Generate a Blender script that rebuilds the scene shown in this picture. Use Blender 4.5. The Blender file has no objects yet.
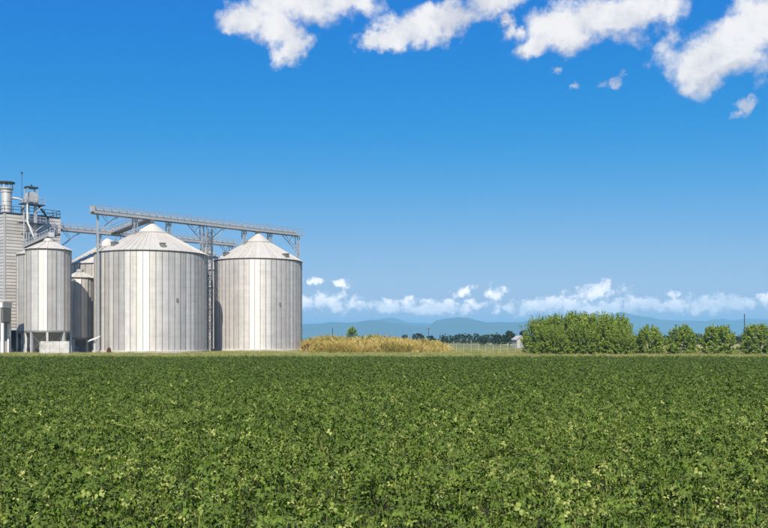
import bpy, math, random
from mathutils import Vector, Matrix, noise as mnoise
R = math.radians
random.seed(7)
sc = bpy.context.scene
col = sc.collection

# ------------------------------------------------------------------ camera
CAM_H, F, CX, HY = 2.6, 900.0, 384.0, 338.0        # metres; focal length, centre and horizon in photo pixels (768 wide)
cam_data = bpy.data.cameras.new('camera')
cam_data.sensor_width = 36.0
cam_data.lens = 36.0 * F / 768.0
cam_data.shift_y = (HY - 264.0) / 768.0
cam_data.clip_start, cam_data.clip_end = 0.1, 90000
cam = bpy.data.objects.new('camera', cam_data); col.objects.link(cam)
cam.location = (0, 0, CAM_H); cam.rotation_euler = (R(90), 0, 0)
sc.camera = cam
def PX(px, d): return (px - CX) / F * d            # sideways place of a pixel column at distance d
def PH(py, d): return CAM_H + (HY - py) / F * d    # height of a pixel row at distance d

# ------------------------------------------------------------------ sun, sky, exposure
SUN_AZ, SUN_EL = R(-4), R(43)                     # sun stands behind the camera, a little to the left
S = Vector((math.sin(SUN_AZ) * math.cos(SUN_EL), -math.cos(SUN_AZ) * math.cos(SUN_EL), math.sin(SUN_EL)))
sun_data = bpy.data.lights.new('sun', 'SUN')
sun_data.energy = 5.0; sun_data.angle = R(0.5); sun_data.color = (1.0, 0.93, 0.82)
sun = bpy.data.objects.new('sun', sun_data); col.objects.link(sun)
sun.rotation_euler = (-S).to_track_quat('-Z', 'Y').to_euler()
sun.location = S * 200

sc.view_settings.view_transform = 'Standard'; sc.view_settings.look = 'None'
sc.view_settings.exposure = 0.4; sc.view_settings.gamma = 1.0; sc.view_settings.use_curve_mapping = False
sc.render.engine = 'CYCLES'
cy = sc.cycles
cy.use_denoising = True; cy.max_bounces = 8; cy.transparent_max_bounces = 8; cy.volume_bounces = 2
cy.use_adaptive_sampling = True; cy.adaptive_threshold = 0.02

class NT:
    """small helper for node trees"""
    def __init__(s, tree): s.t = tree; s.n = tree.nodes; s.l = tree.links
    def node(s, typ, **kw):
        n = s.n.new(typ)
        for k, v in kw.items(): setattr(n, k, v)
        return n
    def put(s, sock, v):
        if hasattr(v, 'is_output'): s.l.new(v, sock)
        elif v is not None: sock.default_value = v
    def math(s, op, a, b=None, c=None, clamp=False):
        n = s.node('ShaderNodeMath', operation=op, use_clamp=clamp)
        s.put(n.inputs[0], a); s.put(n.inputs[1], b)
        if c is not None: s.put(n.inputs[2], c)
        return n.outputs[0]
    def vmath(s, op, a, b=None):
        n = s.node('ShaderNodeVectorMath', operation=op)
        s.put(n.inputs[0], a); s.put(n.inputs[1], b)
        return n.outputs['Value'] if op in ('LENGTH', 'DOT_PRODUCT', 'DISTANCE') else n.outputs['Vector']
    def noise(s, vec, scale, detail=4, rough=0.5, dist=0.0):
        n = s.node('ShaderNodeTexNoise'); s.put(n.inputs['Vector'], vec)
        s.put(n.inputs['Scale'], scale); n.inputs['Detail'].default_value = detail
        n.inputs['Roughness'].default_value = rough; n.inputs['Distortion'].default_value = dist
        return n.outputs['Fac']
    def mix(s, f, a, b):
        n = s.node('ShaderNodeMix', data_type='RGBA'); s.put(n.inputs[0], f)
        s.put(n.inputs[6], a); s.put(n.inputs[7], b)
        return n.outputs[2]
    def rng(s, v, a, b, c=0.0, d=1.0, smooth=False):
        n = s.node('ShaderNodeMapRange', interpolation_type='SMOOTHSTEP' if smooth else 'LINEAR')
        s.put(n.inputs[0], v)
        for i, x in enumerate((a, b, c, d)): n.inputs[i + 1].default_value = x
        return n.outputs[0]

world = bpy.data.worlds.new('World'); sc.world = world; world.use_nodes = True
w = NT(world.node_tree); w.n.clear()
sky = w.node('ShaderNodeTexSky', sky_type='NISHITA')
sky.sun_disc = False; sky.sun_elevation = SUN_EL; sky.sun_rotation = math.atan2(S.x, S.y)
sky.altitude = 0; sky.air_density = 1.0; sky.dust_density = 0.3; sky.ozone_density = 3.0
SKY_CURVE = ((0.86, -2.15, 0.0, 0.9), (0.55, -0.75, 0.54, 0.4), (0.22, 4.1, 1.13, -0.5))     # a deep summer blue: gain and offset of the clear sky's red, green and blue, bent into a second gain
sr = w.node('ShaderNodeSeparateColor'); w.l.new(sky.outputs[0], sr.inputs[0])
cc = w.node('ShaderNodeCombineColor')
for i, (g_, k_, f_, h_) in enumerate(SKY_CURVE):
    w.put(cc.inputs[i], w.math('SMOOTH_MAX' if h_ > 0 else 'SMOOTH_MIN', w.math('MULTIPLY_ADD', sr.outputs[i], g_, k_), w.math('MULTIPLY', sr.outputs[i], f_), abs(h_)))
tc = w.node('ShaderNodeTexCoord'); D = tc.outputs['Generated']
sep = w.node('ShaderNodeSeparateXYZ'); w.l.new(D, sep.inputs[0])
yy = w.math('MAXIMUM', sep.outputs[1], 0.02)
comb = w.node('ShaderNodeCombineXYZ')
w.put(comb.inputs[0], w.math('DIVIDE', sep.outputs[0], yy)); w.put(comb.inputs[1], w.math('DIVIDE', sep.outputs[2], yy))
UV = comb.outputs[0]                                # tangent of azimuth and elevation of a sky direction
fine = w.noise(D, 24.0, 10, 0.55, 0.15)
lump = w.noise(D, 9.0, 3, 0.5, 0.0)
def cloud_field(blobs, warp, grow=1.0):
    f = None
    wv = w.vmath('ADD', UV, warp)
    for (px, py, a, b, tilt) in blobs:
        m = w.node('ShaderNodeMapping', vector_type='TEXTURE')
        w.l.new(wv, m.inputs['Vector'])
        m.inputs['Location'].default_value = ((px - CX) / F, (HY - py) / F, 0)
        m.inputs['Rotation'].default_value = (0, 0, R(tilt))
        m.inputs['Scale'].default_value = (a * grow / F, b * grow / F, 1)
        r = w.vmath('LENGTH', m.outputs[0])
        f = r if f is None else w.math('SMOOTH_MIN', f, r, 0.12)
    return w.math('SUBTRACT', 1.0, f)
nv = w.node('ShaderNodeTexNoise'); w.l.new(D, nv.inputs['Vector'])
nv.inputs['Scale'].default_value = 26; nv.inputs['Detail'].default_value = 8; nv.inputs['Roughness'].default_value = 0.65
wob = w.vmath('MULTIPLY', w.vmath('SUBTRACT', nv.outputs['Color'], (0.5, 0.5, 0.5)), (0.055, 0.045, 0.0))
HIGH = [(300, 4, 78, 30, 6), (244, 18, 38, 20, 0), (290, 42, 29, 24, 0), (282, 27, 36, 22, 0), (348, -2, 40, 22, 20),
        (407, 30, 46, 20, 10), (450, 16, 58, 24, 12), (492, 2, 44, 21, 12), (506, 27, 15, 18, 10), (381, 39, 22, 15, 0),
        (560, 29, 52, 32, 5), (612, 16, 76, 32, 4), (648, 10, 40, 26, 5), (534, 45, 24, 15, 10),
        (699, 62, 42, 36, 10), (732, 46, 54, 40, 10), (768, 24, 60, 40, 15), (830, 30, 90, 50, 0),
        (180, -60, 120, 30, 5), (470, -70, 150, 40, 5), (700, -75, 120, 40, 5)]
WISP = [(613, 82, 19, 8, 28), (558, 69, 12, 5, 10), (574, 87, 7, 5, 0), (748, 106, 17, 10, 25), (738, 114, 14, 5, 25), (663, 50, 12, 6, 20)]
hf = cloud_field(HIGH, wob, 0.93)
wobs = w.vmath('MULTIPLY', wob, (0.4, 0.4, 0)); wf = cloud_field(WISP, wobs)
BANK = [(328, 302, 52, 14, 0), (318, 283, 12, 5, 0), (340, 283, 15, 6, 0), (392, 306, 44, 11, 0), (440, 308, 55, 11, 0),
        (465, 291, 23, 9, 14), (497, 294, 20, 8, 4), (535, 307, 52, 11, 0), (603, 292, 46, 11, 3), (588, 308, 70, 11, 0),
        (640, 303, 40, 13, 0), (690, 306, 60, 12, 0), (735, 304, 60, 11, 0), (672, 295, 10, 5, 0), (768, 299, 22, 7, 0), (810, 302, 60, 12, 0)]
bf = cloud_field(BANK, wobs)
hf_up = cloud_field(HIGH, w.vmath('ADD', wob, (-0.008, 0.022, 0)), 0.93)
under = w.rng(w.math('SUBTRACT', hf_up, hf), 0.0, 0.55, smooth=True)      # how far below the crown of its cloud a point lies
front = w.rng(sep.outputs[1], 0.05, 0.25, smooth=True)
fine2 = w.noise(D, 75.0, 8, 0.62, 0.1)
def dens(f, amp, lo, hi, nz=None):
    d = w.math('ADD', f, w.math('MULTIPLY', w.math('SUBTRACT', nz or fine, 0.5), amp))
    return d, w.math('MULTIPLY', w.rng(d, lo, hi, smooth=True), front)
d1, a1 = dens(w.math('MULTIPLY_ADD', w.math('SUBTRACT', fine2, 0.5), 0.45, hf), 1.9, -0.12, 0.56)
d2, a2 = dens(wf, 3.0, 0.15, 1.0, fine2)
d3, a3 = dens(bf, 3.0, 0.12, 0.80, fine2)
a2 = w.math('MULTIPLY', a2, 0.75)
a3 = w.math('MULTIPLY', a3, w.rng(sep.outputs[2], 0.034, 0.048, 0.62, 0.92))
# the same scattered cumulus over the rest of the sky, outside the view
el = sep.outputs[2]
around = w.math('SUBTRACT', 1.0, w.rng(sep.outputs[1], 0.72, 0.86, smooth=True))
over = w.rng(el, 0.48, 0.60, smooth=True)
elsewhere = w.math('MAXIMUM', around, over)
g = w.noise(D, 3.2, 8, 0.58, 0.2)
a4 = w.math('MULTIPLY', w.math('MULTIPLY', w.rng(g, 0.56, 0.68, smooth=True), elsewhere), w.rng(el, 0.12, 0.3, smooth=True))
cover = w.math('MAXIMUM', w.math('MAXIMUM', a1, a2), w.math('MAXIMUM', a3, a4), clamp=True)
up = w.vmath('ADD', D, (-0.012, 0.0, 0.030))
lump2 = w.noise(up, 22.0, 6, 0.55, 0.25)
relief = w.math('SUBTRACT', w.math('MULTIPLY', w.math('SUBTRACT', fine, lump2), 1.7), w.math('MULTIPLY', under, 0.5))
low2 = w.noise(w.vmath('ADD', D, (-0.004, 0.0, 0.009)), 75.0, 6, 0.6, 0.1)
relief = w.math('ADD', relief, w.math('MULTIPLY', w.math('SUBTRACT', fine2, low2), 0.6))
shade = w.math('ADD', w.math('ADD', 0.80, relief), w.math('MULTIPLY', w.math('SUBTRACT', lump, 0.5), -1.0), clamp=True)
ccol = w.mix(shade, (4.1, 4.25, 5.0, 1), (7.4, 7.2, 7.15, 1))
lowmix = w.rng(el, 0.02, 0.10)
ccol = w.mix(lowmix, w.mix(shade, (12.0, 11.6, 11.8, 1), (23.0, 20.0, 18.0, 1)), ccol)
final = w.mix(cover, cc.outputs[0], ccol)
bg = w.node('ShaderNodeBackground'); bg.inputs['Strength'].default_value = 0.1
w.l.new(final, bg.inputs['Color'])
wo = w.node('ShaderNodeOutputWorld'); w.l.new(bg.outputs[0], wo.inputs['Surface'])

# ------------------------------------------------------------------ helpers
def tag(o, label=None, cat=None, group=None, kind=None):
    for k, v in (('label', label), ('category', cat), ('group', group), ('kind', kind)):
        if v: o[k] = v
    return o
def empty(name, loc=(0, 0, 0), rz=0):
    o = bpy.data.objects.new(name, None); col.objects.link(o)
    o.location = loc; o.rotation_euler = (0, 0, rz); o.empty_display_size = 0.3
    return o
def link(name, me, parent=None, loc=(0, 0, 0), rz=0):
    o = bpy.data.objects.new(name, me); col.objects.link(o)
    o.location = loc; o.rotation_euler = (0, 0, rz)
    if parent: o.parent = parent
    return o

class MB:
    def __init__(s): s.v = []; s.f = []
    def add(s, vs, fs):
        b = len(s.v); s.v += [tuple(v) for v in vs]; s.f += [tuple(i + b for i in f) for f in fs]; return s
    def box(s, x0, x1, y0, y1, z0, z1):
        return s.add([(x, y, z) for z in (z0, z1) for y in (y0, y1) for x in (x0, x1)],
                     [(0, 2, 3, 1), (4, 5, 7, 6), (0, 1, 5, 4), (2, 6, 7, 3), (0, 4, 6, 2), (1, 3, 7, 5)])
    def beam(s, p, q, wd, ht=None):
        """box from p to q, wd wide (level) and ht high"""
        ht = ht or wd; p, q = Vector(p), Vector(q); d = (q - p).normalized()
        side = d.cross(Vector((0, 0, 1)))
        side = Vector((1, 0, 0)) if side.length < 1e-4 else side.normalized()
        upv = side.cross(d).normalized()
        vs = [c + side * (a * wd / 2) + upv * (b * ht / 2) for c in (p, q) for a, b in ((-1, -1), (1, -1), (1, 1), (-1, 1))]
        return s.add(vs, [(0, 1, 2, 3), (7, 6, 5, 4), (0, 4, 5, 1), (1, 5, 6, 2), (2, 6, 7, 3), (3, 7, 4, 0)])
    def tube(s, pts, rad, n=8, cap=True):
        pts = [Vector(p) for p in pts]; rings = []
        rads = rad if isinstance(rad, (list, tuple)) else [rad] * len(pts)
        for i, p in enumerate(pts):
            d = (pts[min(i + 1, len(pts) - 1)] - pts[max(i - 1, 0)]).normalized()
            a = d.cross(Vector((0, 0, 1))); a = Vector((1, 0, 0)) if a.length < 1e-3 else a.normalized()
            b = d.cross(a).normalized()
            rings.append([p + (a * math.cos(t) + b * math.sin(t)) * rads[i] for t in [2 * math.pi * k / n for k in range(n)]])
        vs = [v for r in rings for v in r]
        fs = [(i * n + k, i * n + (k + 1) % n, (i + 1) * n + (k + 1) % n, (i + 1) * n + k) for i in range(len(pts) - 1) for k in range(n)]
        if cap: fs += [tuple(range(n - 1, -1, -1)), tuple(range((len(pts) - 1) * n, len(pts) * n))]
        return s.add(vs, fs)
    def lathe(s, prof, n=32, a0=0.0, a1=2 * math.pi, x=0, y=0):
        full = abs(a1 - a0 - 2 * math.pi) < 1e-6; m = n if full else n + 1
        vs = [(x + r * math.cos(a0 + (a1 - a0) * k / n), y + r * math.sin(a0 + (a1 - a0) * k / n), z) for r, z in prof for k in range(m)]
        fs = [(i * m + k, i * m + (k + 1) % m, (i + 1) * m + (k + 1) % m, (i + 1) * m + k) for i in range(len(prof) - 1) for k in range(n)]
        return s.add(vs, fs)
    def mesh(s, name, mat, smooth=False):
        me = bpy.data.meshes.new(name); me.from_pydata(s.v, [], s.f); me.materials.append(mat)
        if smooth:
            me.polygons.foreach_set('use_smooth', [True] * len(me.polygons))
            me.set_sharp_from_angle(angle=R(35))
        me.update(); return me
    def build(s, name, mat, parent=None, smooth=False, loc=(0, 0, 0), rz=0):
        return link(name, s.mesh(name, mat, smooth), parent, loc, rz)

# ------------------------------------------------------------------ materials
def material(name):
    m = bpy.data.materials.new(name); m.use_nodes = True
    n = NT(m.node_tree); n.n.clear()
    out = n.node('ShaderNodeOutputMaterial'); n.out = out
    return m, n
def principled(n, base, rough=0.6, metal=0.0, spec=0.5, normal=None):
    p = n.node('ShaderNodeBsdfPrincipled')
    n.put(p.inputs['Base Color'], base); n.put(p.inputs['Roughness'], rough); n.put(p.inputs['Metallic'], metal)
    p.inputs['Specular IOR Level'].default_value = spec
    if normal: n.l.new(normal, p.inputs['Normal'])
    return p.outputs[0]
def bump(n, h, strength=0.3, dist=0.02):
    b = n.node('ShaderNodeBump'); b.inputs['Strength'].default_value = strength; b.inputs['Distance'].default_value = dist
    n.l.new(h, b.inputs['Height']); return b.outputs[0]
def pos(n, scale=(1, 1, 1)):
    g = n.node('ShaderNodeNewGeometry')
    return n.vmath('MULTIPLY', g.outputs['Position'], scale)
def metal_mat(name, dark, light, metal, rough, var=0.5, streak=0.5, aniso=0.0):
    m, n = material(name)
    oi = n.node('ShaderNodeObjectInfo')
    st = n.noise(pos(n, (2.6, 2.6, 0.10)), 1.0, 6, 0.7)
    bl = n.noise(pos(n), 0.55, 4, 0.6)
    t = n.math('ADD', n.math('MULTIPLY', n.math('SUBTRACT', oi.outputs['Random'], 0.5), var),
               n.math('MULTIPLY', n.math('ADD', n.math('SUBTRACT', st, 0.5), n.math('SUBTRACT', bl, 0.5)), streak))
    t = n.math('ADD', t, 0.5, clamp=True)
    c = n.mix(t, dark, light)
    rr = n.math('ADD', rough, n.math('MULTIPLY', n.math('SUBTRACT', bl, 0.5), 0.18))
    sh_ = principled(n, c, rr, metal, 0.5)
    if aniso:                                       # horizontal corrugation spreads reflections upright
        sh_.node.inputs['Anisotropic'].default_value = aniso
        cv = n.node('ShaderNodeCombineXYZ'); cv.inputs[2].default_value = 1.0
        n.l.new(cv.outputs[0], sh_.node.inputs['Tangent'])
    n.l.new(sh_, n.out.inputs['Surface'])
    return m
M = {}
M['galv'] = metal_mat('galvanised_sheet', (0.47, 0.438, 0.40, 1), (0.80, 0.755, 0.70, 1), 0.45, 0.60, 0.65, 0.9, 0.72)
M['galv_rib'] = metal_mat('galvanised_rib', (0.17, 0.165, 0.16, 1), (0.32, 0.31, 0.30, 1), 0.4, 0.5, 0.5, 0.5)
M['roof'] = metal_mat('roof_sheet', (0.46, 0.43, 0.385, 1), (0.61, 0.575, 0.52, 1), 0.1, 0.5, 0.5, 0.9)
M['trim'] = metal_mat('eave_trim', (0.16, 0.15, 0.14, 1), (0.25, 0.24, 0.22, 1), 0.3, 0.6, 0.2, 0.6)
M['steel'] = metal_mat('gantry_steel', (0.34, 0.35, 0.35, 1), (0.52, 0.52, 0.52, 1), 0.3, 0.5, 0.4, 0.6)
M['steel_light'] = metal_mat('gantry_casing', (0.48, 0.46, 0.43, 1), (0.66, 0.64, 0.60, 1), 0.4, 0.5, 0.3, 0.6)
M['dark_steel'] = metal_mat('dark_steel', (0.035, 0.042, 0.05, 1), (0.08, 0.09, 0.10, 1), 0.3, 0.55, 0.3, 0.6)
M['shaded'] = metal_mat('shaded_steel', (0.10, 0.11, 0.115, 1), (0.20, 0.21, 0.215, 1), 0.2, 0.6, 0.4, 0.6)  # steel with the shade of the silo gap and hopper feet in its colour
M['clad'] = metal_mat('tower_cladding', (0.42, 0.39, 0.35, 1), (0.60, 0.565, 0.52, 1), 0.15, 0.5, 0.7, 0.8)
M['white'] = metal_mat('white_paint', (0.60, 0.58, 0.54, 1), (0.78, 0.76, 0.72, 1), 0.0, 0.5, 0.2, 0.8)
M['greywall'] = metal_mat('grey_wall_sheet', (0.22, 0.21, 0.20, 1), (0.34, 0.33, 0.31, 1), 0.1, 0.6, 0.3, 0.6)
def rough_mat(name, c1, c2, scale, rough=0.9, b=0.3, c3=None, detail=6):
    m, n = material(name)
    a = n.noise(pos(n), scale, detail, 0.6); a2 = n.noise(pos(n), scale * 7.3, 4, 0.6)
    f = n.rng(n.math('ADD', n.math('MULTIPLY', a, 0.65), n.math('MULTIPLY', a2, 0.35)), 0.36, 0.64)
    c = n.mix(f, c1, c2)
    if c3:
        c = n.mix(n.rng(n.noise(pos(n), scale * 0.21, 4, 0.6), 0.48, 0.62), c, c3)
    n.l.new(principled(n, c, rough, 0, 0.2, bump(n, a2, b, 0.03)), n.out.inputs['Surface'])
    return m
M['concrete'] = rough_mat('concrete', (0.36, 0.33, 0.28, 1), (0.55, 0.52, 0.46, 1), 0.7, 0.9)
M['limewash'] = rough_mat('whitewashed_concrete', (0.34, 0.32, 0.29, 1), (0.64, 0.62, 0.59, 1), 1.3, 0.9)
M['soil'] = rough_mat('field_soil', (0.035, 0.030, 0.018, 1), (0.075, 0.060, 0.035, 1), 1.2, 0.95)
M['ground'] = rough_mat('grassland', (0.10, 0.125, 0.035, 1), (0.20, 0.19, 0.075, 1), 0.15, 0.95, 0.3, (0.17, 0.19, 0.06, 1))
M['stubble'] = rough_mat('dry_stubble', (0.36, 0.30, 0.13, 1), (0.46, 0.40, 0.20, 1), 0.12, 0.95, 0.3)
M['gravel'] = rough_mat('yard_gravel', (0.24, 0.21, 0.16, 1), (0.40, 0.36, 0.29, 1), 0.4, 0.95, 0.3)
M['hill'] = rough_mat('wooded_hill', (0.030, 0.048, 0.024, 1), (0.075, 0.085, 0.045, 1), 0.0012, 0.95, 0.0)
M['bark'] = rough_mat('bark', (0.06, 0.045, 0.03, 1), (0.13, 0.10, 0.07, 1), 3.0, 0.9)
M['wood'] = rough_mat('weathered_post', (0.28, 0.26, 0.22, 1), (0.44, 0.41, 0.36, 1), 2.0, 0.9)
def leaf_mat(name, cols, under, trans=0.25, rough=0.45, spec=0.35, rnd=0.35, field=0.0, far_tint=False):
    m, n = material(name)
    at = n.node('ShaderNodeAttribute', attribute_name='tint')
    oi = n.node('ShaderNodeObjectInfo')
    t = n.math('ADD', at.outputs['Fac'], n.math('MULTIPLY', n.math('SUBTRACT', oi.outputs['Random'], 0.5), rnd))
    if field:
        t = n.math('ADD', t, n.math('MULTIPLY', n.math('SUBTRACT', n.noise(pos(n, (1.0, 0.5, 1)), 0.10, 5, 0.65), 0.5), field))
    if far_tint:                                      # leaf tint runs from paler near the camera to darker green beyond
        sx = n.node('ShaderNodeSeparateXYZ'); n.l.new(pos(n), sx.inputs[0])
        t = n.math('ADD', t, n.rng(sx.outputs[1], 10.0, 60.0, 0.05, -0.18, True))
    cr = n.node('ShaderNodeValToRGB'); n.l.new(t, cr.inputs[0])
    e = cr.color_ramp.elements
    e[0].position, e[0].color = cols[0]; e[1].position, e[1].color = cols[-1]
    for p, c in cols[1:-1]:
        x = e.new(p); x.color = c
    g = n.node('ShaderNodeNewGeometry')
    c = n.mix(n.math('MULTIPLY', g.outputs['Backfacing'], under[0]), cr.outputs[0], under[1])
    p = principled(n, c, rough, 0, spec)
    tr = n.node('ShaderNodeBsdfTranslucent'); n.l.new(c, tr.inputs[0])
    mx = n.node('ShaderNodeMixShader'); mx.inputs[0].default_value = trans
    n.l.new(p, mx.inputs[1]); n.l.new(tr.outputs[0], mx.inputs[2])
    n.l.new(mx.outputs[0], n.out.inputs['Surface'])
    return m
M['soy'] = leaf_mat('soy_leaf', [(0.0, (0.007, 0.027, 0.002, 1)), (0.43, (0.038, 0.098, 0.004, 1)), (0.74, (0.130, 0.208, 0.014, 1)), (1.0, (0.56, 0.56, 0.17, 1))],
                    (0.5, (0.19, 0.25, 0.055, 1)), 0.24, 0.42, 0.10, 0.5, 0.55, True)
M['hazel'] = leaf_mat('bush_leaf', [(0.0, (0.060, 0.130, 0.008, 1)), (0.5, (0.225, 0.330, 0.024, 1)), (1.0, (0.44, 0.50, 0.08, 1))],
                      (0.4, (0.22, 0.27, 0.08, 1)), 0.24, 0.5, 0.2, 0.15)
M['fartree'] = leaf_mat('dark_tree_leaf', [(0.0, (0.012, 0.028, 0.010, 1)), (0.5, (0.024, 0.048, 0.014, 1)), (1.0, (0.045, 0.070, 0.022, 1))],
                        (0.2, (0.06, 0.08, 0.03, 1)), 0.15, 0.6, 0.2, 0.3)
M['reed'] = leaf_mat('dry_reed', [(0.0, (0.13, 0.16, 0.03, 1)), (0.35, (0.34, 0.29, 0.06, 1)), (0.7, (0.66, 0.49, 0.14, 1)), (1.0, (0.78, 0.64, 0.28, 1))],
                     (0.0, (0.3, 0.3, 0.1, 1)), 0.25, 0.7, 0.2, 0.6)
M['grass'] = leaf_mat('verge_grass', [(0.0, (0.10, 0.15, 0.03, 1)), (0.5, (0.27, 0.29, 0.07, 1)), (1.0, (0.52, 0.46, 0.20, 1))],
                      (0.0, (0.3, 0.3, 0.1, 1)), 0.25, 0.7, 0.2, 0.6)
M['redleaf'] = leaf_mat('red_leaf', [(0.0, (0.10, 0.03, 0.02, 1)), (0.6, (0.22, 0.06, 0.04, 1)), (1.0, (0.16, 0.13, 0.04, 1))],
                        (0.0, (0.3, 0.1, 0.1, 1)), 0.2, 0.6, 0.2, 0.2)

# ------------------------------------------------------------------ ground, fields, hills
def sheet(name, x0, x1, y0, y1, z, mat):
    m = MB(); m.add([(x0, y0, z), (x1, y0, z), (x1, y1, z), (x0, y1, z)], [(0, 1, 2, 3)])
    return tag(m.build(name, mat), kind='structure')
sheet('ground', -18500, 18500, -14500, 18500, 0.0, M['ground'])
FIELD_END = 91.0
sheet('field_soil', -140, 140, -60, FIELD_END, 0.004, M['soil'])
sheet('stubble_field', 45, 900, 215, 420, 0.004, M['stubble'])
sheet('gravel_yard', -110, -12, 134, 215, 0.004, M['gravel'])

def hills(name, d0, depth, prof, seed):
    """a range of hills: ridge profile given as pixel column, pixel row"""
    nx, ny = 260, 14
    xs0, xs1 = prof[0][0], prof[-1][0]
    vs, fs = [], []
    for j in range(ny + 1):
        v = j / ny; d = d0 + depth * v
        sh = math.sin(math.pi * min(v * 1.0, 1.0)) ** 0.8 if 0 < v < 1 else 0
        for i in range(nx + 1):
            px = xs0 + (xs1 - xs0) * i / nx
            for a, b in zip(prof, prof[1:]):
                if a[0] <= px <= b[0]:
                    t = (px - a[0]) / (b[0] - a[0]); t = t * t * (3 - 2 * t)
                    py = a[1] + (b[1] - a[1]) * t; break
            x = PX(px, d0 + depth * 0.5)
            h = (PH(py, d0 + depth * 0.5)) * sh
            q = Vector((x * 0.0030 + seed, d * 0.0030, seed * 3.1))
            h *= 1 + 0.19 * (mnoise.fractal(q, 0.9, 2.1, 5)) * (0.3 + 0.7 * math.sin(math.pi * v))
            vs.append((x, d, h - 2 if 0 < v < 1 else -3))
    for j in range(ny):
        for i in range(nx):
            a = j * (nx + 1) + i
            fs.append((a, a + 1, a + nx + 2, a + nx + 1))
    m = MB(); m.add(vs, fs)
    return tag(m.build(name, M['hill'], smooth=True), kind='structure')
hills('hills', 5600, 1600, [(-80, 334), (120, 330), (260, 326), (310, 325), (340, 322), (372, 321), (400, 325), (425, 327), (440, 321), (462, 317.5), (490, 322), (510, 323.5), (530, 320), (560, 325), (620, 329), (700, 332), (860, 336)], 1.3)
hills('hills', 7300, 1000, [(-80, 331), (300, 327), (420, 326), (520, 322), (570, 319), (600, 317), (621, 314.5), (645, 318), (690, 320.5), (720, 321), (768, 321), (860, 325)], 5.7)
hills('hills', 8400, 900, [(-80, 328), (200, 326), (300, 325), (360, 322), (385, 318), (420, 323.5), (480, 324), (560, 322), (640, 322), (690, 323), (720, 319.5), (768, 320), (860, 321)], 9.1)

hz, hn = material('haze_air')
pv = hn.node('ShaderNodeVolumePrincipled'); pv.inputs['Color'].default_value = (0.32, 0.68, 1.0, 1)
pv.inputs['Density'].default_value = 1.9e-4; pv.inputs['Anisotropy'].default_value = 0.0
hn.l.new(pv.outputs[0], hn.out.inputs['Volume'])
hb = MB(); hb.box(-19000, 19000, -15000, 19000, -5, 238)
tag(hb.build('haze', hz), kind='stuff')

# ------------------------------------------------------------------ scattering by geometry nodes (uncountable stuff)
def scatter(name, points, protos, mat, smin, smax, tilt=0.25, seed=1):
    me = bpy.data.meshes.new(name); me.from_pydata(points, [], []); o = link(name, me)
    pc = bpy.data.collections.new(name + '_kinds')
    for k, p in enumerate(protos):
        q = bpy.data.objects.new(name + '_kind_%d' % k, p); pc.objects.link(q)
    ng = bpy.data.node_groups.new(name, 'GeometryNodeTree')
    ng.interface.new_socket('Geometry', in_out='INPUT', socket_type='NodeSocketGeometry')
    ng.interface.new_socket('Geometry', in_out='OUTPUT', socket_type='NodeSocketGeometry')
    N, L = ng.nodes, ng.links
    gi, go = N.new('NodeGroupInput'), N.new('NodeGroupOutput')
    ip = N.new('GeometryNodeInstanceOnPoints'); ci = N.new('GeometryNodeCollectionInfo')
    ci.inputs['Collection'].default_value = pc; ci.inputs['Separate Children'].default_value = True; ci.inputs['Reset Children'].default_value = True
    rs = N.new('FunctionNodeRandomValue'); rs.data_type = 'FLOAT'
    rs.inputs[2].default_value = smin; rs.inputs[3].default_value = smax; rs.inputs['Seed'].default_value = seed
    rr = N.new('FunctionNodeRandomValue'); rr.data_type = 'FLOAT_VECTOR'
    rr.inputs[0].default_value = (-tilt, -tilt, 0); rr.inputs[1].default_value = (tilt, tilt, 6.283); rr.inputs['Seed'].default_value = seed + 1
    ri = N.new('FunctionNodeRandomValue'); ri.data_type = 'INT'
    ri.inputs[4].default_value = 0; ri.inputs[5].default_value = len(protos) - 1; ri.inputs['Seed'].default_value = seed + 2
    mp = N.new('GeometryNodeMeshToPoints')
    L.new(gi.outputs[0], mp.inputs[0]); L.new(mp.outputs[0], ip.inputs['Points'])
    L.new(ci.outputs[0], ip.inputs['Instance']); ip.inputs['Pick Instance'].default_value = True
    L.new(ri.outputs[2], ip.inputs['Instance Index'])
    L.new(rr.outputs[0], ip.inputs['Rotation']); L.new(rs.outputs[1], ip.inputs['Scale'])
    L.new(ip.outputs[0], go.inputs[0])
    md = o.modifiers.new('scatter', 'NODES'); md.node_group = ng
    me.materials.append(mat)
    return o
def tinted(name, vs, fs, tint, mat):
    me = bpy.data.meshes.new(name); me.from_pydata(vs, [], fs); me.materials.append(mat)
    a = me.attributes.new('tint', 'FLOAT', 'POINT'); a.data.foreach_set('value', tint)
    me.polygons.foreach_set('use_smooth', [True] * len(me.polygons)); me.update()
    return me

def leaf_cloud(rng, clumps, size, per, outward=0.6, sig=0.2):
    vs, fs, ti = [], [], []
    for (c, d, ln, t) in clumps:
        for k in range(per):
            u = rng.random()
            p = c + d * (ln * u) + Vector((rng.gauss(0, 1), rng.gauss(0, 1), rng.gauss(0, 0.8))) * (sig * (1 - 0.6 * u))
            nrm = (Vector((rng.gauss(0, 1), rng.gauss(0, 1), rng.gauss(0.5, 0.9))) + d * outward).normalized()
            a = nrm.orthogonal().normalized(); a.rotate(Matrix.Rotation(rng.uniform(0, 6.28), 3, nrm)); b = nrm.cross(a)
            s = size * rng.uniform(0.6, 1.15); q = len(vs)
            vs += [tuple(p - a * s), tuple(p + b * s * 0.55 + nrm * s * .12), tuple(p + a * s), tuple(p - b * s * 0.55 + nrm * s * .12)]
            tt = min(1, max(0, t + rng.gauss(0, 0.16) + 0.12 * u)); ti += [tt] * 4
            fs += [(q, q + 1, q + 2), (q, q + 2, q + 3)]
    return vs, fs, ti
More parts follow.
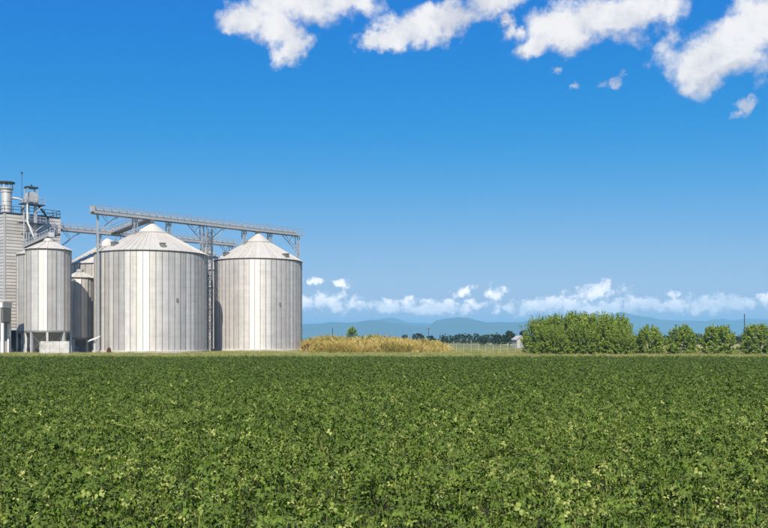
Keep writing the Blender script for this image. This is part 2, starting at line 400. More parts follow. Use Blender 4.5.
# soybean plant
def leaflet(vs, fs, ti, base, d, nrm, L, W, t, rng):
    d = d.normalized(); side = d.cross(nrm).normalized(); nrm = side.cross(d).normalized()
    droop = rng.uniform(0.05, 0.5) * L; fold = rng.uniform(0.1, 1.0)
    b = len(vs)
    rib = [base + d * (L * u) - nrm * (droop * u * u) for u in (0, 0.33, 0.68, 1.0)]
    for i, wdt in ((1, 0.5), (2, 0.42)):
        pass
    pts = [rib[0], rib[1], rib[2], rib[3],
           rib[1] + side * W * 0.5 + nrm * fold * W * 0.4, rib[1] - side * W * 0.5 + nrm * fold * W * 0.4,
           rib[2] + side * W * 0.36 + nrm * fold * W * 0.3, rib[2] - side * W * 0.36 + nrm * fold * W * 0.3]
    vs += [tuple(p) for p in pts]; ti += [t] * 8
    fs += [(b, b + 1, b + 4), (b, b + 5, b + 1), (b + 1, b + 2, b + 6, b + 4), (b + 5, b + 7, b + 2, b + 1), (b + 2, b + 3, b + 6), (b + 7, b + 3, b + 2)]
def soy_plant(seed):
    rng = random.Random(seed); vs, fs, ti = [], [], []
    for k in range(24):
        a = rng.uniform(0, 6.283); top = k < 16
        r = rng.uniform(0.02, 0.27) if top else rng.uniform(0.05, 0.25)
        z = rng.uniform(0.58, 0.86) if top else rng.uniform(0.30, 0.58)
        z -= r * 0.35
        c = Vector((math.cos(a) * r, math.sin(a) * r, z))
        root = Vector((math.cos(a) * 0.02, math.sin(a) * 0.02, z - rng.uniform(0.10, 0.22)))
        out = Vector((math.cos(a), math.sin(a), 0))
        nrm = (Vector((0, 0, 1)) + out * rng.uniform(-0.3, 1.1) + Vector((rng.uniform(-.75, .75), rng.uniform(-.75, .75), 0))).normalized()
        hd = (out + Vector((rng.uniform(-.6, .6), rng.uniform(-.6, .6), rng.uniform(-0.2, 0.55)))).normalized()
        t = min(1, max(0, rng.gauss(0.42, 0.24)))
        L = rng.uniform(0.036, 0.070)
        if rng.random() < 0.15: t = rng.uniform(0.80, 1.05); L *= 0.68  # small pale leaves: leaf highlights put into the tint, along with some yellowing
        hd = (hd - nrm * hd.dot(nrm)).normalized(); sd = hd.cross(nrm)
        for q in (hd, (hd * 0.35 + sd).normalized(), (hd * 0.35 - sd).normalized()):
            leaflet(vs, fs, ti, c + q * 0.012, q, (nrm + Vector((rng.uniform(-.2, .2), rng.uniform(-.2, .2), rng.uniform(-.2, .2)))).normalized(), L * rng.uniform(0.85, 1.1), L * rng.uniform(0.6, 0.72), t, rng)
        b = len(vs); s2 = Vector((-out.y, out.x, 0)) * 0.0025
        vs += [tuple(root - s2), tuple(root + s2), tuple(c + s2), tuple(c - s2)]; ti += [0.6] * 4
        fs.append((b, b + 1, b + 2, b + 3))
    for s2 in (Vector((0.005, 0, 0)), Vector((0, 0.005, 0))):
        b = len(vs); vs += [tuple(-s2), tuple(s2), tuple(s2 + Vector((0, 0, .7))), tuple(-s2 + Vector((0, 0, .7)))]; ti += [0.7] * 4
        fs.append((b, b + 1, b + 2, b + 3))
    return tinted('soy_plant', vs, fs, ti, M['soy'])
soy = [soy_plant(100 + k) for k in range(9)]
rng = random.Random(5); pts = []
y = 5.0
while y < FIELD_END:
    step = 0.32 if y < 40 else 0.36
    hw = 0.427 * y + 9
    x = -hw
    while x < hw:
        qx, qy = x + rng.uniform(-.13, .13), y + rng.uniform(-.13, .13)
        if qy > FIELD_END - 2.5 - 2.5 * mnoise.noise(Vector((qx * 0.12, 0, 5))): x += step; continue
        hgt = 0.11 * mnoise.noise(Vector((qx * 0.45, qy * 0.45, 0))) + 0.08 * mnoise.noise(Vector((qx * 1.7, qy * 1.7, 3)))
        pts.append((qx, qy, -0.03 + hgt)); x += step
    y += step
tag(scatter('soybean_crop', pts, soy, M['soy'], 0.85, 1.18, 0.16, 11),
    'dense green soybean plants covering the whole foreground field', 'crop', kind='stuff')

# grass of the verge and dry reeds
def blades(name, seed, n, hgt, spread, wdt, t0, t1, mat, lean=0.35, head=False):
    rng = random.Random(seed); vs, fs, ti = [], [], []
    for k in range(n):
        a, r = rng.uniform(0, 6.283), spread * math.sqrt(rng.random())
        p = Vector((math.cos(a) * r, math.sin(a) * r, 0)); h = hgt * rng.uniform(0.55, 1.0)
        ln = Vector((rng.uniform(-1, 1), rng.uniform(-1, 1), 0)) * lean * h
        b2 = rng.uniform(0, 3.14); s = Vector((math.cos(b2), math.sin(b2), 0)) * wdt
        t = rng.uniform(-0.15, 0.15); b = len(vs)
        for i, u in enumerate((0, 0.4, 0.75, 1.0)):
            c = p + Vector((0, 0, h * (u - 0.12 * u * u))) + ln * u * u
            ww = (1.0, 0.9, 0.6, 0.1)[i]
            if head: ww = (0.7, 0.6, 1.7, 0.5)[i]
            vs += [tuple(c - s * ww), tuple(c + s * ww)]; ti += [min(1, max(0, t0 + (t1 - t0) * u + t))] * 2
        for i in range(3): fs.append((b + 2 * i, b + 2 * i + 1, b + 2 * i + 3, b + 2 * i + 2))
    return tinted(name, vs, fs, ti, mat)
gr = [blades('grass_tuft', 300 + k, 45, 0.55, 0.5, 0.012, 0.2, 0.75, M['grass'], 0.5) for k in range(4)]
pts = []
rng = random.Random(9)
for i in range(15000):
    y = rng.uniform(FIELD_END + 0.6, 140) if i % 3 else rng.uniform(140, 215)
    x = rng.uniform(-0.46, 0.46) * y
    if y > 141.5 and x < -13.5: continue
    pts.append((x, y, -0.02))
for i in range(700):
    x, y = rng.uniform(-32, -12), rng.uniform(141, 157)
    if min(math.hypot(x + 38.6, y - 149), math.hypot(x + 23, y - 165) + 1.0) > 9.5: pts.append((x, y, -0.02))
for i in range(160): pts.append((rng.uniform(-60, -44), rng.uniform(132, 141), -0.02))
tag(scatter('verge_grass', pts, gr, M['grass'], 0.5, 1.25, 0.1, 21), 'pale green grass verge between the crop and the silos', 'grass', kind='stuff')
rd = [blades('reed_tuft', 400 + k, 120, 2.6, 0.8, 0.017, 0.05, 0.74, M['reed'], 0.42, True) for k in range(5)]
pts = []
for i in range(3400):
    y = rng.uniform(146, 178); x0, x1 = PX(304, 150), PX(447, 158)
    x = rng.uniform(x0, x1)
    pxx = CX + F * x / y
    if pxx < 307 or pxx > 446: continue
    lim = 1.0
    if pxx > 425: lim = 0.78
    if rng.random() > lim: continue
    pts.append((x, y, rng.uniform(-1.0, 0.0) - max(0, pxx - 385) * 0.013 - max(0, pxx - 432) * 0.03 + 0.9 * mnoise.noise(Vector((x * .22, y * .22, 0)))))
def weed(seed):
    rng = random.Random(seed); cl = []
    for k in range(16):
        a, r = rng.uniform(0, 6.28), rng.uniform(0, 0.9)
        cl.append((Vector((math.cos(a) * r, math.sin(a) * r, rng.uniform(0.2, 2.1 - r * 0.6))), Vector((math.cos(a) * .4, math.sin(a) * .4, 1)).normalized(), rng.uniform(0.4, 0.9), rng.uniform(0.15, 0.75)))
    return tinted('weed', *leaf_cloud(rng, cl, 0.09, 40), M['reed'])
rd += [weed(450 + k) for k in range(4)]
tag(scatter('reed_thicket', pts, rd, M['reed'], 0.85, 1.25, 0.08, 31), 'golden dry reeds in a long thicket right of the silos', 'reeds', kind='stuff')

# ------------------------------------------------------------------ grain silos
def silo(X, Y, rad, z0, ze, za, n, label, foot='slab', seg=3, cap=0.28, hatches=(), group=None, doors=(), flat=0.12, turn=0.0, legs=8):
    root = tag(empty('grain_silo', (X, Y, 0), turn), label, 'silo', group)
    da = 2 * math.pi / n
    # wall panels: stacked courses, each lapping the one below
    pm = MB(); courses = max(4, round((ze - z0) / 1.15)); ch = (ze - z0) / courses; hw = da / 2
    for k in range(courses):
        zb, zt = z0 + k * ch, z0 + (k + 1) * ch + (0.03 if k < courses - 1 else 0)
        rows = []
        for z, off in ((zb, 0.016), (zt, 0.0)):
            row = []
            for i in range(seg + 1):
                a = -hw + da * i / seg
                chord = rad * math.cos(hw) / math.cos(a)
                r = (rad * (1 - flat) + chord * flat) + off
                row.append((r * math.cos(a), r * math.sin(a), z))
            rows += row
        m1 = seg + 1
        pm.add(rows, [(i, i + 1, i + m1 + 1, i + m1) for i in range(seg)])
    pm.box(rad - 0.02, rad + 0.032, -0.03, 0.03, z0 + 0.01, ze - 0.03)          # standing seam down the middle of the sheet
    panel = pm.mesh('wall_panel', M['galv'], smooth=True)
    sm = MB(); sm.box(-0.004, 0.07, -0.04, 0.04, z0, ze - 0.02)
    stiff = sm.mesh('stiffener', M['galv_rib'])
    cr = cap * rad; zc = ze + (za - ze) * (1 - cap) * 0.97
    re = rad + 0.16
    rm = MB(); a = da / 2
    slope = (zc - ze) / (re - cr)
    k0, k1 = re, cr
    rm.add([(k0 * math.cos(-a), k0 * math.sin(-a), ze), (k0 * math.cos(a), k0 * math.sin(a), ze),
            (k1 * math.cos(a), k1 * math.sin(a), zc), (k1 * math.cos(-a), k1 * math.sin(-a), zc)], [(0, 1, 2, 3)])
    # raised rib along one edge
    for r0, z_0, r1, z_1 in ((k0, ze, k1, zc),):
        p = Vector((r0 * math.cos(a), r0 * math.sin(a), z_0 + 0.03)); q = Vector((r1 * math.cos(a), r1 * math.sin(a), z_1 + 0.03))
        rm.beam(p, q, 0.07, 0.10)
    rpanel = rm.mesh('roof_panel', M['roof'])
    for k in range(n):
        t = k * da
        link('wall_panel', panel, root, rz=t)
        link('stiffener', stiff, root, (rad * math.cos(t + da / 2), rad * math.sin(t + da / 2), 0), t + da / 2)
        link('roof_panel', rpanel, root, rz=t)
    m = MB(); m.lathe([(rad + 0.02, ze - 0.16), (rad + 0.11, ze - 0.16), (rad + 0.19, ze - 0.03), (rad + 0.10, ze - 0.012), (rad + 0.02, ze - 0.16)], n * 2)
    m.build('eave_ring', M['trim'], root)
    m = MB(); m.lathe([(cr + 0.14, zc - 0.06), (cr + 0.14, zc + 0.06), (0.62, za), (0.5, za), (0.5, za + 0.12), (0.0, za + 0.14)], 40)
    m.build('roof_cap', M['roof'], root, smooth=True)
    m = MB(); m.lathe([(cr + 0.17, zc - 0.10), (cr + 0.17, zc + 0.02), (cr + 0.02, zc + 0.03)], 40); m.build('cap_ring', M['trim'], root)
    for (ang, rr_) in hatches:
        ca, sa = math.cos(ang - turn), math.sin(ang - turn); z = ze + (re - rr_ * rad) * slope
        h = MB(); h.box(-0.45, 0.45, -0.4, 0.4, -0.2, 0.42); h.box(-0.52, 0.52, -0.47, 0.47, 0.42, 0.5)
        h.build('roof_hatch', M['trim'], root, loc=(rr_ * rad * ca, rr_ * rad * sa, z), rz=ang - turn)
    for (ang, z) in doors:
        h = MB(); h.box(-0.02, 0.10, -0.2, 0.2, -0.28, 0.28); h.box(0.10, 0.15, -0.03, 0.03, -0.55, 0.1)
        h.build('inspection_hatch', M['galv_rib'], root, loc=(rad * math.cos(ang - turn), rad * math.sin(ang - turn), z), rz=ang - turn)
    if foot == 'slab':
        m = MB(); m.lathe([(rad + 0.32, -0.2), (rad + 0.32, z0 - 0.05), (rad + 0.27, z0), (rad - 0.3, z0 + 0.001)], 64)
        m.build('foundation', M['concrete'], root)
    else:
        m = MB(); m.lathe([(rad - 0.01, z0 + 0.03), (0.35, max(0.9, z0 - rad * 0.75)), (0.30, max(0.5, z0 - rad * 0.75 - 0.4)), (0.0, max(0.5, z0 - rad * 0.75 - 0.4))], n * 2)
        m.build('hopper_cone', M['greywall'], root)
        m = MB(); m.lathe([(rad - 0.1, z0 - 0.22), (rad + 0.12, z0 - 0.22), (rad + 0.12, z0 + 0.06), (rad - 0.1, z0 + 0.06), (rad - 0.1, z0 - 0.22)], n * 2)
        m.build('ring_beam', M['galv_rib'], root)
        for k in range(legs):
            t = 2 * math.pi * k / legs + 0.2
            lm = MB(); lm.box(-0.15, 0.15, -0.15, 0.15, 0.0, z0 - 0.22); lm.box(-0.24, 0.24, -0.24, 0.24, 0.0, 0.06)
            lm.build('leg', M['steel_light'], root, loc=((rad - 0.05) * math.cos(t), (rad - 0.05) * math.sin(t), 0), rz=t)
        for k in range(legs):
            p, q = [((rad - 0.05) * math.cos(2 * math.pi * v / legs + 0.2), (rad - 0.05) * math.sin(2 * math.pi * v / legs + 0.2)) for v in (k, k + 1)]
            bm_ = MB(); bm_.beam((*p, 0.5), (*q, z0 - 0.5), 0.05); bm_.beam((*p, z0 - 0.5), (*q, 0.5), 0.05); bm_.build('cross_brace', M['shaded'], root)
        m = MB(); m.lathe([(rad + 0.5, -0.2), (rad + 0.5, 0.12), (0, 0.12)], 32); m.build('foundation', M['concrete'], root)
    return root
WALL0, EAVE, APEX = 0.62, 16.35, 21.45
S1, S2 = (PX(151.5, 149), 149.0, 9.05), (PX(258.3, 165), 165.0, 7.92)
S3, S4 = (PX(108, 172), 172.0, 7.4), (PX(206, 188), 188.0, 7.4)
camdir = lambda s: math.atan2(-s[1], -s[0])
silo(*S1, WALL0, EAVE, APEX, 58, 'large round grain silo, widest of all, with smooth white highlight', hatches=((camdir(S1) + 0.22, 0.86), (camdir(S1) - 0.9, 0.8)), doors=((camdir(S1) + 0.45, 8.6),))
silo(*S2, WALL0, EAVE + 0.25, APEX + 0.1, 52, 'round grain silo at the right end of the silo row beside the dry reeds', hatches=((camdir(S2) + 0.75, 0.9), (camdir(S2) - 1.0, 0.85)), doors=((camdir(S2) + 0.5, 8.6),))
silo(*S3, WALL0, EAVE, APEX, 36, 'grain silo in the back row, its roof showing left of the widest silo')
silo(*S4, WALL0, EAVE, APEX, 36, 'grain silo almost hidden behind the gap between the two big front silos')
H1, H2, H3 = (PX(48.6, 140), 140.0, 3.32), (PX(38.5, 148.5), 148.5, 3.32), (PX(80, 150), 150.0, 2.12)
silo(*H1, 3.7, 16.25, 18.0, 16, 'tall narrow hopper silo on legs in front of the clad tower', 'legs', 3, 0.2, flat=0.75, turn=0.1)
silo(*H2, 3.7, 16.25, 18.0, 16, 'hopper silo half hidden behind the tall narrow silo on legs', 'legs', 3, 0.2, flat=0.75, turn=0.25)
silo(*H3, 2.6, 12.6, 13.9, 12, 'small short silo squeezed between the hopper silo and the widest silo', 'legs', 3, 0.2, flat=0.75, turn=0.15, legs=6)

# ------------------------------------------------------------------ conveyor gantries
def lattice(root, x, y, zt, z0=0.0, half=0.42, name='lattice_post', step=1.3, mat='steel'):
    m = MB()
    if half < 0.15:                                # a plain box column
        m.box(-half, half, -half, half, z0, zt); m.box(-half * 2, half * 2, -half * 2, half * 2, zt - 0.1, zt - 0.002)
        return m.build('column', M[mat], root, loc=(x, y, 0))
    cs = [(-half, -half), (half, -half), (half, half), (-half, half)]
    for a, b in cs: m.beam((a, b, z0), (a, b, zt), 0.11)
    k = 0; z = z0
    while z + step <= zt + 0.01:
        for i in range(4):
            a, b = cs[i], cs[(i + 1) % 4]
            p, q = (a, b) if k % 2 else (b, a)
            m.beam((*p, z), (*q, z + step), 0.06)
            m.beam((*a, z + step), (*b, z + step), 0.06)
        z += step; k += 1
    return m.build(name, M[mat], root, loc=(x, y, 0), rz=0.0)
POST = MB().box(-0.03, 0.03, -0.03, 0.03, 0, 1.1).mesh('railing_post', M['steel'])
def gantry(A, B, zb, label, supports=(), braces=(), spouts=(), wid=1.5, name='conveyor_gantry'):
    A, B = Vector((*A, 0)), Vector((*B, 0)); d = B - A; L = d.length; rz = math.atan2(d.y, d.x)
    root = tag(empty(name, (A.x, A.y, 0), rz), label, 'conveyor')
    h = wid / 2
    for s in (-1, 1):
        m = MB(); m.box(0, L, s * h - 0.08, s * h + 0.08, zb + 0.06, zb + 0.38); m.build('side_beam', M['steel'], root)
        k = 0; npost = int(L / 1.35)
        for k in range(npost + 1): link('railing_post', POST, root, (L * k / npost, s * (h + 0.02), zb + 0.385))
        for zz, nm in ((1.08, 'handrail'), (0.6, 'guard_rail')):
            m = MB(); m.beam((0, s * (h + 0.07), zb + 0.38 + zz), (L, s * (h + 0.07), zb + 0.38 + zz), 0.06); m.build(nm, M['steel'], root)
    m = MB(); m.box(0.02, L - 0.02, -h + 0.085, h - 0.085, zb + 0.27, zb + 0.33); m.build('walkway', M['steel'], root)
    m = MB()
    for k in range(int(L / 2.0)):
        m.box(k * 2.0 + 0.06, k * 2.0 + 1.97, -0.52, 0.10, zb + 0.335, zb + 0.86); m.box(k * 2.0 + 1.97, k * 2.0 + 2.06, -0.57, 0.15, zb + 0.333, zb + 0.91)
    m.build('conveyor_casing', M['steel_light'], root)
    m = MB()
    for k in range(int(L / 1.35)):
        m.beam((k * 1.35 + 0.05, -h + 0.1, zb + 0.1), ((k + 1) * 1.35, h - 0.1, zb + 0.1), 0.06)
    m.build('cross_bracing', M['steel'], root)
    m = MB(); m.box(-0.35, 0.25, -0.62, 0.20, zb + 0.34, zb + 1.15); m.build('drive_head', M['steel_light'], root)
    for (t, z_0, hf) in supports: lattice(root, t, 0, zb, z_0, hf)
    for (t, dz, ds) in braces:
        for s in (-1, 1):
            m = MB(); m.beam((t, s * 0.4, zb - dz), (t + ds, s * 0.4, zb + 0.0), 0.10)
            m.beam((t + ds * 0.5, s * 0.4, zb - dz * 0.5), (t + ds * 0.15, s * 0.4, zb), 0.07); m.build('knee_brace', M['steel'], root)
    for (t, z_0) in spouts:
        m = MB(); m.tube([(t, 0, zb + 0.3), (t, 0, z_0)], [0.45, 0.3], 10); m.build('drop_spout', M['steel_light'], root)
    return root, Vector((d.x / L, d.y / L, 0)), A
A, B = (PX(92.5, 141.0), 141.0), (PX(301, 173.2), 173.2)
dA = Vector((B[0] - A[0], B[1] - A[1])).normalized()
def along(A, dd, p): return (Vector(p[:2]) - Vector(A)).dot(dd)
t1, t2 = along(A, dA, S1), along(A, dA, S2)
LG = (Vector(B) - Vector(A)).length
tm = along(A, dA, (PX(209.3, 157.6), 157.6))
zr = lambda s, q, r: EAVE + (APEX - EAVE) * (1 - q / r) - 0.2
gantry(A, B, 22.05, 'long steel conveyor walkway bridging the tops of the two front silos',
       supports=[(0.9, 0, 0.13), (LG - 0.9, 0, 0.28), (tm - 1.4, 0, 0.42),
                 (t1 - 3.2, zr(S1, 3.2, 9.05), 0.3), (t1 + 3.2, zr(S1, 3.2, 9.05), 0.3), (t2 - 3.0, zr(S2, 3.0, 7.9), 0.3), (t2 + 3.0, zr(S2, 3.0, 7.9), 0.3)],
       braces=[(1.4, 2.4, 3.0), (LG - 1.4, 2.4, -3.0), (tm + 0.2, 2.4, 2.8), (tm - 1.6, 2.4, -2.8)],
       spouts=[(t1, APEX + 0.1), (t2, APEX + 0.2)])
RA, RB = (PX(60.5, 160.0), 160.0), (PX(236, 187.5), 187.5)
dR = Vector((RB[0] - RA[0], RB[1] - RA[1])).normalized(); LR = (Vector(RB) - Vector(RA)).length
gantry(RA, RB, 21.6, 'lower conveyor walkway running from the clad tower behind the front silos',
       supports=[(7.4, zr(S3, 6.2, 7.4) - 0.6, 0.3), (LR - 8.2, 17.5, 0.3), (LR - 1.0, 0, 0.42)],
       braces=[(0.2, 2.6, 3.4), (LR - 1.2, 2.2, -2.6)], spouts=[])
CA = Vector(A) + dA * (t1 - 0.3) + Vector((-dA.y, dA.x)) * 1.0
CB = Vector(RA) + dR * along(RA, dR, (PX(112, 168), 168))
gantry(tuple(CB), tuple(CA), 21.9, 'cross conveyor walkway linking the back walkway to the widest silo roof', braces=[(2.0, 1.8, 2.4)], wid=1.6)

# caged ladder tower between the two large silos
lt = tag(empty('ladder_tower', (PX(209.6, 157.4), 157.4, 0), 0.5), 'caged ladder tower standing in the dark gap between the two big silos', 'ladder')
lattice(lt, 0, 0, 21.6, 0, 0.42, 'frame', 1.5, 'shaded')
m = MB()
for s in (-0.25, 0.25): m.beam((s, -0.55, 0.3), (s, -0.55, 21.6), 0.07)
m.build('rail', M['shaded'], lt)
rung = MB().box(-0.25, 0.25, -0.03, 0.03, -0.03, 0.03).mesh('rung', M['shaded'])
for k in range(52): link('rung', rung, lt, (0, -0.55, 0.6 + k * 0.4))
hoop = MB().tube([(0.38 * math.cos(R(a)), -0.55 + 0.7 * math.sin(R(a)), 0) for a in range(180, 361, 20)], 0.03, 5).mesh('cage_hoop', M['shaded'])
for k in range(16): link('cage_hoop', hoop, lt, (0, 0, 3.0 + k * 1.15))
m = MB(); m.box(-0.6, 0.6, -0.5, 0.6, 11.3, 11.4); m.build('landing', M['dark_steel'], lt)

# ------------------------------------------------------------------ clad tower with its machinery
C0 = Vector((PX(4.5, 150), 150.0)); TD = Vector((0.70, 0.714)); TL, TW = 9.6, 8.0; TB, TT = 3.9, 23.35
tower = tag(empty('dryer_tower', (C0.x, C0.y, 0), math.atan2(TD.y, TD.x)), 'tall grey tower clad in horizontal metal panels at the left edge', 'tower')
pitch = 0.54; rows = round((TT - TB) / pitch); pitch = (TT - TB) / rows
def lap(L, name):
    m = MB(); m.add([(0, -0.10, 0), (L, -0.10, 0), (L, -0.02, pitch + 0.04), (0, -0.02, pitch + 0.04), (0, 0.02, 0), (L, 0.02, 0)],
                    [(0, 1, 2, 3), (4, 5, 1, 0), (0, 3, 4), (1, 5, 2)])
    return m.mesh(name, M['clad'])
lapL, lapW = lap(TL, 'cladding_panel'), lap(TW, 'cladding_panel')
for k in range(rows):
    z = TB + k * pitch
    link('cladding_panel', lapL, tower, (0, 0, z)); link('cladding_panel', lapW, tower, (0, TW, z), R(-90))
    link('cladding_panel', lapW, tower, (TL, 0, z), R(90)); link('cladding_panel', lapL, tower, (TL, TW, z), R(180))
m = MB()
for x, y in ((0, 0), (TL, 0), (TL, TW), (0, TW)): m.box(x - 0.13, x + 0.13, y - 0.13, y + 0.13, TB - 0.1, TT + 0.1)
m.build('corner_trim', M['clad'], tower)
m = MB(); m.box(-0.16, TL + 0.16, -0.16, TW + 0.16, TT + 0.1, TT + 0.28); m.build('roof', M['dark_steel'], tower)
m = MB(); m.box(0.1, TL - 0.1, 0.1, TW - 0.1, TB - 0.2, TB - 0.02); m.build('floor_slab', M['dark_steel'], tower)
lg = MB().box(-0.18, 0.18, -0.18, 0.18, 0, TB - 0.2).mesh('leg', M['steel_light'])
for x in (0.2, 3.2, 6.4, TL - 0.2):
    for y in (0.2, TW - 0.2): link('leg', lg, tower, (x, y, 0))
m = MB(); m.box(0.6, TL - 0.6, TW - 1.2, TW - 0.6, 0, TB - 0.2); m.build('back_wall', M['dark_steel'], tower)  # added wall, its dark colour stands in for shade under the tower
m = MB(); m.box(2.0, 7.4, 2.6, 5.2, 0.3, 2.5); m.box(2.4, 7.0, 2.9, 4.9, 2.5, 3.6); m.build('discharge_hopper', M['dark_steel'], tower)  # machinery boxes in the same dark, adding to that painted shade
tp = MB().box(-0.035, 0.035, -0.035, 0.035, 0, 1.1).mesh('railing_post', M['dark_steel'])
for k in range(8): link('railing_post', tp, tower, (TL * k / 7, -0.1, TT + 0.28))
for k in range(1, 7): link('railing_post', tp, tower, (-0.1, TW * k / 6, TT + 0.28)); link('railing_post', tp, tower, (TL + 0.1, TW * k / 6, TT + 0.28))
for zz in (0.55, 1.08):
    m = MB(); z = TT + 0.28 + zz
    m.beam((-0.1, -0.1, z), (TL + 0.1, -0.1, z), 0.08); m.beam((-0.1, -0.1, z), (-0.1, TW, z), 0.08); m.beam((TL + 0.1, -0.1, z), (TL + 0.1, TW, z), 0.08)
    m.build('handrail', M['dark_steel'], tower)

def tow(u, v): p = C0 + TD * u + Vector((-TD.y, TD.x)) * v; return p.x, p.y
# exhaust stack on the tower roof
def stack(px, d, r, zt, label, capr):
    z0 = TT + 0.28; s = tag(empty('exhaust_stack', (PX(px, d), d, z0)), label, 'chimney'); h = zt - z0
    m = MB(); m.lathe([(r, 0), (r, h - 2.0), (r + 0.12, h - 1.95), (r + 0.12, h - 1.75), (r, h - 1.7)], 24); m.build('pipe', M['steel_light'], s, True)
    m = MB(); m.lathe([(r + 0.02, h - 1.7), (capr - 0.2, h - 1.35), (capr - 0.2, h - 1.2), (r - 0.05, h - 1.2)], 24); m.build('collar', M['steel_light'], s, True)
    for k in range(8):
        a = k * math.pi / 4; b = MB(); b.box(-0.05, 0.05, -0.09, 0.09, h - 1.2, h - 0.4)
        b.build('cap_strut', M['steel'], s, loc=((capr - 0.35) * math.cos(a), (capr - 0.35) * math.sin(a), 0), rz=a)
    m = MB(); m.lathe([(0, h - 0.42), (capr, h - 0.42), (capr + 0.03, h - 0.2), (0.2, h), (0, h)], 24); m.build('rain_cap', M['dark_steel'], s, True)
    for zz in (0.9, 2.2):
        m = MB(); m.lathe([(r + 0.04, zz), (r + 0.06, zz + 0.05), (r + 0.04, zz + 0.1)], 24); m.build('band', M['steel'], s)
    return s
stack(6.5, 153.5, 0.86, PH(181, 153.5), 'fat white exhaust stack with dark flat cap on the tower roof', 1.35)
# mast
m = MB(); zt = PH(174, 154); m.tube([(0, 0, TT + 0.28), (0, 0, 26), (0, 0, zt)], [0.07, 0.05, 0.04], 6)
mast = tag(empty('antenna_mast', (PX(21.8, 154), 154, 0)), 'thin mast rising from the clad tower roof', 'mast'); m.build('pole', M['dark_steel'], mast)
m = MB(); m.lathe([(0, zt - 0.05), (0.16, zt + 0.05), (0.16, zt + 0.3), (0, zt + 0.4)], 10); m.build('lamp', M['dark_steel'], mast)
# bucket elevator
ed = 151.2; el = tag(empty('bucket_elevator', (PX(31.5, ed), ed, 0), math.atan2(TD.y, TD.x)), 'bucket elevator with two trunks and platform in front of the clad tower', 'elevator')
zh = PH(203, ed); zT = PH(187, ed)
for s in (-0.85, 0.45):
    m = MB(); m.box(s, s + 0.42, -0.2, 0.2, 0.2, zh); m.build('trunk', M['steel_light'], el)
    m = MB()
    for k in range(9): m.box(s - 0.05, s + 0.47, -0.25, 0.25, 1.5 + k * 2.7, 1.6 + k * 2.7)
    m.build('flange', M['galv_rib'], el)
m = MB(); prof = [(-1.05, 0), (1.0, 0), (1.0, 0.9)] + [(1.0 * math.cos(R(a)), 0.9 + 1.0 * math.sin(R(a))) for a in range(15, 180, 15)] + [(-1.05, 0.9)]
np_ = len(prof); m.add([(x, s, zh + z) for s in (-0.42, 0.42) for x, z in prof],
                       [tuple(range(np_)), tuple(range(2 * np_ - 1, np_ - 1, -1))] + [(i, i + np_, (i + 1) % np_ + np_, (i + 1) % np_) for i in range(np_)])
m.build('head_housing', M['steel_light'], el)
m = MB(); m.box(-1.0, 0.9, -0.7, 0.7, zT - 0.25, zT); m.box(-0.1, 0.1, -0.1, 0.1, zT, zT + 0.4); m.build('motor_cover', M['dark_steel'], el)
for x, y in ((-0.9, -0.6), (0.8, -0.6), (-0.9, 0.6), (0.8, 0.6)):
    m = MB(); m.box(x - 0.06, x + 0.06, y - 0.06, y + 0.06, zh + 0.3, zT - 0.25); m.build('cover_post', M['steel'], el)
for (z, x0, x1, nm) in ((zh - 0.35, -1.9, 2.0, 'platform'), (PH(224, ed), -2.1, 2.1, 'platform')):
    m = MB(); m.box(x0, x1, -1.0, 0.9, z, z + 0.12); p = m.build(nm, M['dark_steel'], el)
    for k in range(5):
        q = MB(); xx = x0 + (x1 - x0) * k / 4; q.box(xx - 0.035, xx + 0.035, -1.0, -0.93, z + 0.12, z + 1.2); q.build('railing_post', M['steel'], p)
    for zz in (0.65, 1.2):
        q = MB(); q.beam((x0, -0.965, z + zz), (x1, -0.965, z + zz), 0.07); q.beam((x1, -0.965, z + zz), (x1, 0.9, z + zz), 0.07); q.build('handrail', M['steel'], p)
    for xx in (x0 + 0.3, x1 - 0.3):
        q = MB(); q.beam((xx * 0.3, -0.3, z - 1.2), (xx, -0.9, z), 0.10); q.build('bracket', M['steel'], p)
def pipe_thing(name, pts, r, label, cat, mat='steel', n=8):
    p0 = Vector(pts[0]); o = empty(name, (p0.x, p0.y, 0)); m = MB()
    m.tube([Vector(p) - Vector((p0.x, p0.y, 0)) for p in pts], r, n); m.build('pipe', M[mat], o, True)
    m = MB()
    for i in (0, len(pts) - 1):
        q = Vector(pts[i]) - Vector((p0.x, p0.y, 0)); m.lathe([(r, q.z - 0.12), (r + 0.09, q.z - 0.12), (r + 0.09, q.z + 0.12), (r, q.z + 0.12)], 12, x=q.x, y=q.y)
    m.build('flange', M['galv_rib'], o)
    return tag(o, label, cat)
def P3(px, py, d): return (PX(px, d), d, PH(py, d))
pipe_thing('spout_pipe', [P3(27.5, 203, 149.8), P3(27.4, 222, 149.4), P3(33, 235, 148.6), P3(36, 243, 147.8)], 0.17, 'bent pale chute pipe dropping from the elevator head', 'pipe')
pipe_thing('spout_pipe', [P3(36.5, 204, 151.6), P3(43.5, 212, 153.2), P3(48, 219, 155.5)], 0.16, 'dark slanting chute from the elevator platform onto the tower roof', 'pipe', 'dark_steel')
pipe_thing('spout_pipe', [P3(12, 198, 152), P3(17, 198.5, 152), P3(23, 200, 151.6), P3(23.5, 212, 151.6)], 0.2, 'horizontal duct linking the exhaust stack with the elevator', 'pipe', 'steel')
pipe_thing('vent_pipe', [P3(24.0, 211, 149.3), P3(24.0, 252, 149.3)], 0.13, 'straight thin riser pipe beside the elevator trunks', 'pipe', 'steel')

